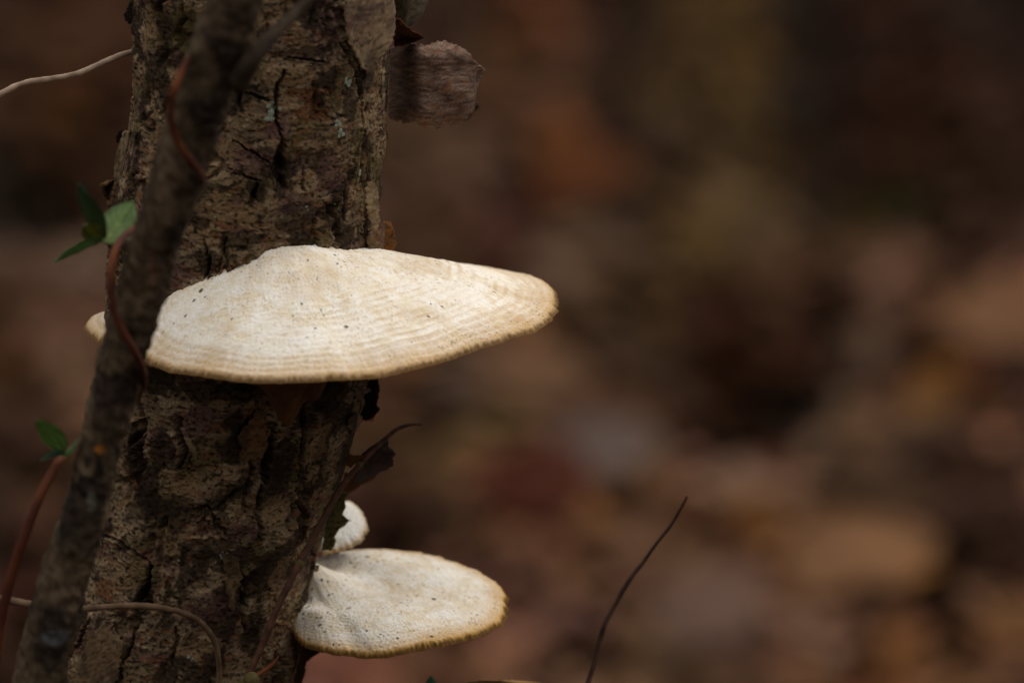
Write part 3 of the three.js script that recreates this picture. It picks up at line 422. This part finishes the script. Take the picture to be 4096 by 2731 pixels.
  for (let i = 0; i <= NU; i++) for (let j = 0; j < n2; j++) {
    const tt = 1 - i / NU, q = rim[j * st], e7 = Math.pow(tt, 9), x = lerp(apex.x, q.x, tt) + q.nx * e7, z = lerp(apex.z, q.z, tt) + q.nz * e7, pore = noise(x * 1700, z * 1700, 3), lum = noise(x * 150, z * 150, 9);
    const y = q.y + q.ny * e7 + (apex.y - q.y) * Math.pow(1 - tt, o.power) * 0.6 * (o.flat ?? 1) + o.swell(tt, x, z) * 0.5 - o.edge - o.thick * sstep(0, 0.35, 1 - tt) - (o.lump?.(x, z) ?? 0) + 0.0005 * pore * Math.min(1, i / 3) + 0.0016 * lum * Math.min(1, i / 5) + 0.0008 * noise(x * 500, z * 500, 5) * Math.min(1, i / 4);
    up.push(x, y, z); const c = mix3(mix3(o.brown, o.pore, sstep(0, 0.04, 1 - tt)), o.gold, 0.12 * clamp(lum + 0.3)); const g = 0.9 + 0.45 * pore; uc.push(c[0] * g, c[1] * g, c[2] * g);
  }
  for (let i = 0; i < NU; i++) for (let j = 0; j < n2; j++) { const a = i * n2 + j, b = i * n2 + (j + 1) % n2; ui.push(a, b, a + n2, b, b + n2, a + n2); }
  const under = geom(up, ui, uc); if (flip) turn(under);
  part('pore_surface', under, M.pore, t);
  return t;
}
const CREAM = { cream: lin(232, 217, 190), white: lin(246, 239, 228), tan: lin(192, 158, 114), gold: lin(188, 146, 84), brown: lin(92, 62, 26), pore: lin(86, 58, 32), dirtC: lin(110, 92, 66) };
fungus('large cream ringed bracket fungus spreading wide across the middle of the trunk', {
  ...CREAM, seed: 4, na: 1100, nt: 250, apex: [655, 548, 0.043], base: [660, 620, 0.05], power: 1.22, edge: 0.0018, thick: 0.004, flecks: 190, band: 0.62, rimBrown: 0.9,
  rim: [[250, 714, -0.02], [204, 726, -0.008], [192, 743, 0.0], [206, 763, 0.012], [232, 780, 0.025], [330, 830, 0.065], [400, 846, 0.085], [500, 860, 0.1], [620, 869, 0.108], [750, 865, 0.108], [870, 857, 0.1], [950, 838, 0.092], [1040, 814, 0.08], [1100, 791, 0.07], [1180, 767, 0.055], [1236, 748, 0.04], [1271, 719, 0.022], [1284, 690, 0.0], [1279, 662, -0.02], [1252, 640, -0.035], [1200, 626, -0.045], [1120, 612, -0.05], [1000, 604, -0.05], [900, 600, -0.045], [600, 640, -0.03], [360, 690, -0.03]],
  swell: (t, x, z) => 0.004 * Math.sin(Math.PI * t) + 0.0065 * Math.exp(-Math.pow((x - P(385, 0, 0.045).x) / 0.015, 2) - Math.pow((z - 0.043) / 0.022, 2)) + 0.0052 * Math.exp(-Math.pow((x - P(490, 0, 0.045).x) / 0.019, 2) - Math.pow((z - 0.047) / 0.022, 2)) + 0.0022 * noise(x * 28, z * 28, 3) * sstep(0, 0.3, 1 - t) + 0.0012 * (sstep(P(580, 0, 0.05).x, P(604, 0, 0.05).x, x) - 0.9 * Math.exp(-Math.pow((x - P(650, 0, 0.05).x) / 0.006, 2))) * sstep(P(820, 0, 0.05).x, P(680, 0, 0.05).x, x) * Math.exp(-Math.pow((z - 0.048) / 0.012, 2)), rings: (x, z) => 0.05 + 0.65 * sstep(P(560, 0, 0).x, P(900, 0, 0).x, x), rimWide: () => 0, dirt: (t, x, z) => (x > P(1000, 0, 0).x && t > 0.9 ? 0.35 : t < 0.35 ? 0.12 : -0.1),
  lump: (x, z) => { const c = P(662, 860, 0.062), d = Math.hypot((x - c.x) * 0.9, z - c.z); return (0.03 + 0.008 * noise(x * 120, z * 120, 2)) * Math.pow(sstep(0.03, 0, d), 1.2); }, flat: 0.5,
});
fungus('speckled cream bracket fungus low on the right side of the trunk', {
  ...CREAM, seed: 9, na: 800, nt: 180, apex: [700, 1346, -0.006], base: [700, 1370, -0.004], power: 1.0, edge: 0.002, thick: 0.003, flecks: 230, goldAmount: 0.62, calm: 0.5, gold: lin(198, 152, 78), fibre: 0.35, dirtC: lin(84, 74, 58), band: 0.28, rimBrown: 0.95, ragged: 1.3,
  rim: [[640, 1400, 0.006], [670, 1442, 0.02], [696, 1470, 0.03], [760, 1489, 0.042], [830, 1497, 0.046], [882, 1498, 0.05], [960, 1484, 0.048], [1040, 1466, 0.042], [1120, 1446, 0.032], [1155, 1424, 0.023], [1166, 1398, 0.011], [1167, 1376, 0.003], [1160, 1350, -0.006], [1140, 1333, -0.012], [1100, 1306, -0.022], [1040, 1284, -0.029], [960, 1268, -0.034], [900, 1259, -0.036], [830, 1259, -0.036], [775, 1266, -0.034], [735, 1280, -0.03], [690, 1310, -0.026], [640, 1350, -0.02]],
  swell: (t, x, z) => 0.0035 * Math.sin(Math.PI * t) * sstep(0.2, 0.6, t) + 0.001 * noise(x * 40, z * 40, 5) + 0.010 * Math.exp(-Math.pow(t / 0.2, 2)), rings: (x, z) => 0.16, rimWide: (x, z) => 0.002, dirt: (t, x, z) => (z < -0.018 && x < P(900, 1270, -0.03).x ? 0.9 : t > 0.93 ? 0.3 : -0.02),
});
fungus('small bright white bracket fungus behind the trunk edge above the lower fungus', {
  ...CREAM, cream: lin(236, 230, 214), white: lin(244, 241, 234), seed: 14, fibre: 0.2, na: 420, nt: 90, apex: [752, 1222, -0.03], base: [752, 1225, -0.03], power: 1.0, edge: 0.0012, thick: 0.002, flecks: 4, band: 0.3, rimBrown: 0.3,
  rim: [[740, 1266, -0.016], [772, 1262, -0.017], [806, 1251, -0.02], [830, 1235, -0.024], [842, 1212, -0.03], [839, 1192, -0.035], [826, 1166, -0.042], [804, 1149, -0.046], [780, 1155, -0.046], [750, 1180, -0.042], [725, 1220, -0.03]],
  swell: (t) => 0.003 * Math.sin(Math.PI * t), rings: () => 0.05, rimWide: () => -0.01, dirt: () => -0.4,
});

// ───────────────────────── leaning stem in front, vine, twigs ─────────────────────────
const STEM = [[600, -420, 60, 0.185], [575, -160, 60, 0.18], [540, 0, 62, 0.175], [506, 100, 66, 0.17], [470, 200, 66, 0.165], [440, 300, 62, 0.16], [410, 400, 60, 0.158], [374, 500, 57, 0.155], [343, 600, 56, 0.15], [315, 700, 55, 0.147], [285, 800, 55, 0.145], [262, 900, 53, 0.143], [236, 1000, 51, 0.14], [212, 1100, 52, 0.14], [186, 1200, 55, 0.14], [156, 1300, 56, 0.14], [130, 1400, 58, 0.14], [104, 1500, 60, 0.14], [80, 1600, 62, 0.14], [-40, 2000, 66, 0.14]];
const pt = ([x, y, , z]) => P(x, y, z), rad = ([, , r, z]) => r * U(z);
{
  const base = P(-700, 6000, 0.1); base.y = 0;
  const foot = P(-40, 2000, 0.14), down = [new THREE.Vector3(foot.x - 0.05, -0.02, foot.z), new THREE.Vector3(foot.x - 0.025, foot.y * 0.5, foot.z)], head = P(600, -420, 0.185), ups = [head.clone().add(new THREE.Vector3(0.03, 0.25, 0.02)), head.clone().add(new THREE.Vector3(0.05, 0.6, 0.03))].reverse();
  const pts = [...ups, ...STEM.map(pt), ...[...down].reverse()], rr = [0.006, 0.0085, ...STEM.map(rad), 0.0115, 0.0125];
  const t = thing('leaning_stem', 'blurred grey-brown stem leaning across the front of the trunk', 'branch', new THREE.Vector3(foot.x - 0.05, 0, foot.z));
  const GROWTH = [[206, 1170, 14, 34, lin(96, 96, 84)], [117, 1245, 18, 52, lin(122, 130, 112)], [128, 1478, 44, 22, lin(88, 87, 88)], [226, 1046, 12, 14, lin(190, 116, 44)], [222, 1095, 18, 30, lin(24, 18, 16)], [185, 1110, 30, 60, lin(34, 26, 24)], [455, 235, 34, 26, lin(110, 98, 84)], [352, 610, 12, 60, lin(104, 78, 62)]].map(([x, y, rx, ry, t]) => [P(x, y, 0.157), rx * U(0.15), ry * U(0.15), t]);
  const tone = (q) => { const n = fbm(q.x * 90, q.y * 60, q.z * 90, 3), s = noise(q.x * 400, q.y * 200, q.z * 400), l = noise(q.x * 55 + 3, q.y * 40, q.z * 55 + 8); let c = mix3(lin(62, 50, 38), lin(98, 81, 62), clamp(0.5 + 1.3 * n)); c = mix3(c, lin(70, 62, 42), 0.3 * sstep(0, 0.4, l)); c = mix3(c, lin(40, 30, 27), 0.75 * sstep(0.05, 0.35, noise(q.x * 70, q.y * 50 + 20, q.z * 70))); for (const [p, rx, ry, t] of GROWTH) { const d = Math.hypot((q.x - p.x) / rx, (q.y - p.y) / ry, (q.z - p.z) / 0.012) + 0.5 * n + 0.35 * s; c = mix3(c, t, 0.85 * sstep(1.15, 0.75, d)); } return c.map((v) => v * (0.85 + 0.6 * s)); };
  part('stem', tube(pts, rr, 420, 40, tone, 0.2, 3), M.bark, t);
  part('side_twig', tube([P(545, 190, 0.172), P(585, 128, 0.18), P(622, 84, 0.176), P(668, 40, 0.168), P(730, -20, 0.16), P(800, -120, 0.15)], [26, 22, 17, 14, 12, 9].map((r) => r * U(0.17)), 60, 16, (q) => mix3(lin(44, 35, 27), lin(68, 56, 45), clamp(0.5 + noise(q.x * 200, q.y * 200, q.z * 200))), 0.12, 5), M.bark, t);
}
const RED = (q) => mix3(lin(66, 25, 9), lin(104, 54, 22), clamp(0.3 + 1.2 * noise(q.x * 60, q.y * 60, q.z * 60)));
{
  const V = [[640, -160, 10, 0.155], [590, -20, 10, 0.155], [520, 60, 10, 0.155], [446, 120, 10, 0.172], [402, 200, 12, 0.188], [392, 260, 12, 0.186], [405, 320, 12, 0.184], [438, 370, 12, 0.18], [466, 405, 12, 0.168], [455, 440, 11, 0.146], [400, 480, 10, 0.132], [330, 512, 10, 0.132], [283, 545, 11, 0.142], [262, 590, 12, 0.158], [254, 650, 12, 0.163], [260, 710, 12, 0.164], [282, 760, 12, 0.164], [308, 805, 12, 0.162], [328, 850, 12, 0.152], [326, 890, 11, 0.136], [296, 940, 10, 0.124], [230, 985, 10, 0.122], [170, 1025, 11, 0.13], [130, 1065, 12, 0.145], [96, 1130, 13, 0.152], [60, 1220, 14, 0.155], [32, 1300, 15, 0.155], [12, 1380, 15, 0.155], [-4, 1470, 15, 0.155], [-20, 1600, 15, 0.155], [-60, 1900, 15, 0.15]];
  const t = thing('vine', 'orange-brown vine with small green leaves twisting around the leaning stem', 'vine', P(-60, 1900, 0.15));
  part('vine_stem', tube(V.map(pt), V.map(([x, y, r, z]) => r * 0.78 * U(z)), 420, 12, RED, 0.2, 8), M.twig, t);
  const green = (a, b) => (u, s) => mix3(a, b, clamp(u * 0.7 + 0.3 * Math.abs(s) + 0.3 * noise(u * 9, s * 6))).map((v) => v * (1 + 0.5 * sstep(0.16, 0.04, Math.abs(s)) + 0.18 * Math.sin((u - 0.3 * Math.abs(s)) * 45)));
  const lf = (bx, by, bz, tx, ty, tz, side, w, fold, bend, a, b, label) => part('leaf', blade(P(bx, by, bz), P(tx, ty, tz), side, w * U(bz), fold, bend, green(a, b), 40, 18), M.greenLeaf, t, label);
  const V3 = (x, y, z) => new THREE.Vector3(x, y, z);
  lf(238, 556, 0.135, 304, 460, 0.12, V3(0.8, -0.45, 0.4), 84, 0.12, 0.05, lin(88, 102, 40), lin(90, 120, 66), 'bright green leaf turned to the front');
  lf(236, 552, 0.14, 178, 418, 0.145, V3(0.75, 0.1, 0.6), 66, 0.4, -0.06, lin(44, 60, 22), lin(26, 44, 26), 'dark green leaf pointing up');
  lf(232, 552, 0.142, 190, 516, 0.15, V3(0.3, 0.8, 0.3), 44, 0.2, 0.05, lin(92, 92, 20), lin(78, 84, 16), 'olive yellow leaf in the upper cluster');
  lf(240, 548, 0.142, 124, 602, 0.15, V3(0.3, 0.7, 0.45), 44, 0.2, 0.04, lin(86, 120, 60), lin(56, 98, 50), 'narrow green leaf seen edge-on');
  lf(146, 1044, 0.145, 84, 962, 0.15, V3(0.8, 0.5, 0.3), 56, 0.12, 0.08, lin(68, 92, 34), lin(80, 112, 50), 'green leaf of the lower cluster');
  lf(142, 1046, 0.145, 180, 1000, 0.145, V3(0.6, 0.7, 0.2), 34, 0.3, 0.05, lin(50, 84, 34), lin(60, 92, 44));
  lf(150, 1040, 0.147, 92, 1056, 0.152, V3(0.1, 0.7, 0.6), 34, 0.3, 0.03, lin(30, 56, 24), lin(92, 124, 104), 'dark leaf below the lower green leaf');
}
const strand = (name, label, pts, colour, group, rough = 0.24) => { const t = thing(name, label, 'twig', pt(pts[pts.length - 1]), group); part('stem', tube(pts.map(pt), pts.map(rad), 160, 10, colour, rough, pts[0][0]), M.twig, t); return t; };
const STRAW = (q) => mix3(lin(140, 116, 96), lin(176, 150, 128), clamp(0.5 + noise(q.x * 240, q.y * 240, q.z * 240))), DARK = (q) => mix3(lin(54, 31, 21), lin(88, 54, 36), clamp(0.5 + noise(q.x * 260, q.y * 260, q.z * 260)));
strand('dry_tendril', 'pale thin dry tendril reaching from the upper left edge to the trunk', [[-60, 250, 7, 0.03], [0, 216, 7, 0.026], [50, 192, 7, 0.02], [120, 180, 7, 0.012], [180, 168, 7, 0.006], [240, 142, 7, 0.0], [285, 124, 7, -0.004], [330, 112, 6, -0.01]], STRAW);
{
  const W = [[-60, 1362, 9, 0.1], [20, 1377, 9, 0.1], [80, 1388, 9, 0.102], [140, 1396, 8, 0.1], [190, 1397, 7.5, 0.095], [250, 1392, 7.5, 0.09], [330, 1390, 7.5, 0.088], [400, 1400, 7.5, 0.085], [450, 1420, 7.5, 0.08], [484, 1455, 7, 0.075], [500, 1500, 6.5, 0.072], [503, 1540, 6.5, 0.07], [502, 1600, 6.5, 0.068], [490, 1760, 6.5, 0.06]];
  strand('dry_tendril', 'brown dry tendril arching across the base of the trunk and bending down', W, (q) => mix3(lin(84, 64, 44), lin(112, 88, 66), clamp(0.5 + noise(q.x * 240, q.y * 240, q.z * 240))));
}
{
  const S = [[540, 1700, 8, 0.075], [566, 1568, 8, 0.075], [598, 1490, 8, 0.072], [640, 1390, 8, 0.068], [688, 1292, 8, 0.06], [722, 1230, 8, 0.05], [756, 1165, 7.5, 0.04], [790, 1108, 7, 0.03], [826, 1066, 6.5, 0.024], [858, 1032, 6, 0.018], [886, 1006, 5, 0.012], [910, 986, 5, 0.008], [938, 975, 4.5, 0.004], [968, 974, 2.5, 0.0]];
  const t = strand('dry_stalk', 'thin dark stalk with a withered leaf rising past the right side of the trunk', [...S].reverse(), DARK);
  part('withered_leaf', sheet([[1004, 884, 890], [1014, 868, 892], [1026, 850, 893], [1036, 838, 908], [1044, 830, 909], [1050, 826, 900], [1062, 822, 906], [1068, 820, 904], [1074, 818, 892], [1078, 816, 890], [1084, 816, 868], [1092, 814, 862], [1100, 812, 840], [1108, 812, 826]], (x, y, u, v) => P(x, y, 0.006 - 0.006 * u + 0.004 * Math.sin(v * 4)), 24, 24, 0.0004, (x, y) => mix3(lin(34, 25, 22), lin(58, 44, 38), clamp(0.5 + fbm(x / 14, y / 14, 3))), 5, 4), M.dryLeaf, t, 'dark withered leaf hanging from the stalk');
  part('withered_leaf', sheet([[1044, 800, 850], [1056, 786, 830], [1070, 784, 806]], (x, y, u) => P(x, y, 0.012 + 0.003 * u), 12, 10, 0.0006, (x, y) => mix3(lin(84, 52, 36), lin(104, 78, 40), clamp(0.5 + noise(x / 10, y / 10, 5))), 4, 6), M.dryLeaf, t);
  const nodes = []; for (const [x, y, z, r] of [[688, 1294, 0.06, 11], [826, 1066, 0.024, 8], [578, 1560, 0.076, 20], [560, 1580, 0.076, 20]]) { const g = new THREE.IcosahedronGeometry(r * U(z), 3); const p = P(x, y, z); g.translate(p.x, p.y, p.z); const col = []; for (let i = 0; i < g.attributes.position.count; i++) col.push(...mix3(lin(70, 56, 28), lin(96, 82, 42), clamp(0.5 + noise(i * 0.13, r)))); g.setAttribute('color', new THREE.Float32BufferAttribute(col, 3)); nodes.push(g); }
  nodes.forEach((g) => part('bud', g, M.twig, t));
  part('side_shoot', tube([P(575, 1560, 0.076), P(602, 1542, 0.075), P(630, 1520, 0.073), P(640, 1505, 0.072)], [6, 6, 5, 2].map((r) => r * U(0.075)), 30, 8, RED, 0.1, 2), M.twig, t);
}
strand('dry_stalk', 'thin dark bare stalk curving up alone in the blurred background on the right', [[1579, 1138, 2.4, -0.01], [1566, 1162, 3.4, -0.01], [1540, 1206, 4, -0.01], [1505, 1250, 4.4, -0.008], [1478, 1288, 4.8, -0.006], [1440, 1340, 5.2, -0.002], [1412, 1390, 5.4, 0], [1388, 1436, 5.8, 0.004], [1380, 1462, 6.2, 0.005], [1368, 1510, 6, 0.008], [1350, 1570, 6, 0.012], [1325, 1700, 6, 0.02]], (q) => DARK(q).map((v) => v * 0.55));
{
  const t = thing('seedling', 'tip of a small green leaf rising at the bottom edge below the lower fungus', 'plant', P(985, 1640, 0.03));
  part('leaf', blade(P(984, 1625, 0.03), P(990, 1550, 0.03), new THREE.Vector3(1, 0.1, 0.5), 42 * U(0.03), 0.2, 0.05, (u, s) => mix3(lin(52, 92, 58), lin(74, 112, 84), u), 14, 8), M.greenLeaf, t);
  part('stem', tube([P(984, 1625, 0.03), P(978, 1700, 0.03), P(970, 1800, 0.028)], [4, 4, 4].map((r) => r * U(0.03)), 20, 8, RED, 0.05, 1), M.twig, t);
  const d = thing('dead_leaf', 'tan dead leaf edge showing at the bottom border right of the green tip', 'leaf', P(1125, 1640, 0.02));
  part('blade', sheet([[1561, 1085, 1190], [1566, 1066, 1240], [1600, 1050, 1260], [1640, 1080, 1230]], (x, y, u, v) => P(x, y, 0.02 + 0.01 * Math.sin(u * 3) - 0.02 * v), 24, 14, 0.0006, (x, y) => mix3(lin(150, 116, 74), lin(124, 92, 56), clamp(0.5 + noise(x / 20, y / 12, 2))), 3, 3), M.dryLeaf, d);
}

renderer.render(scene, camera);
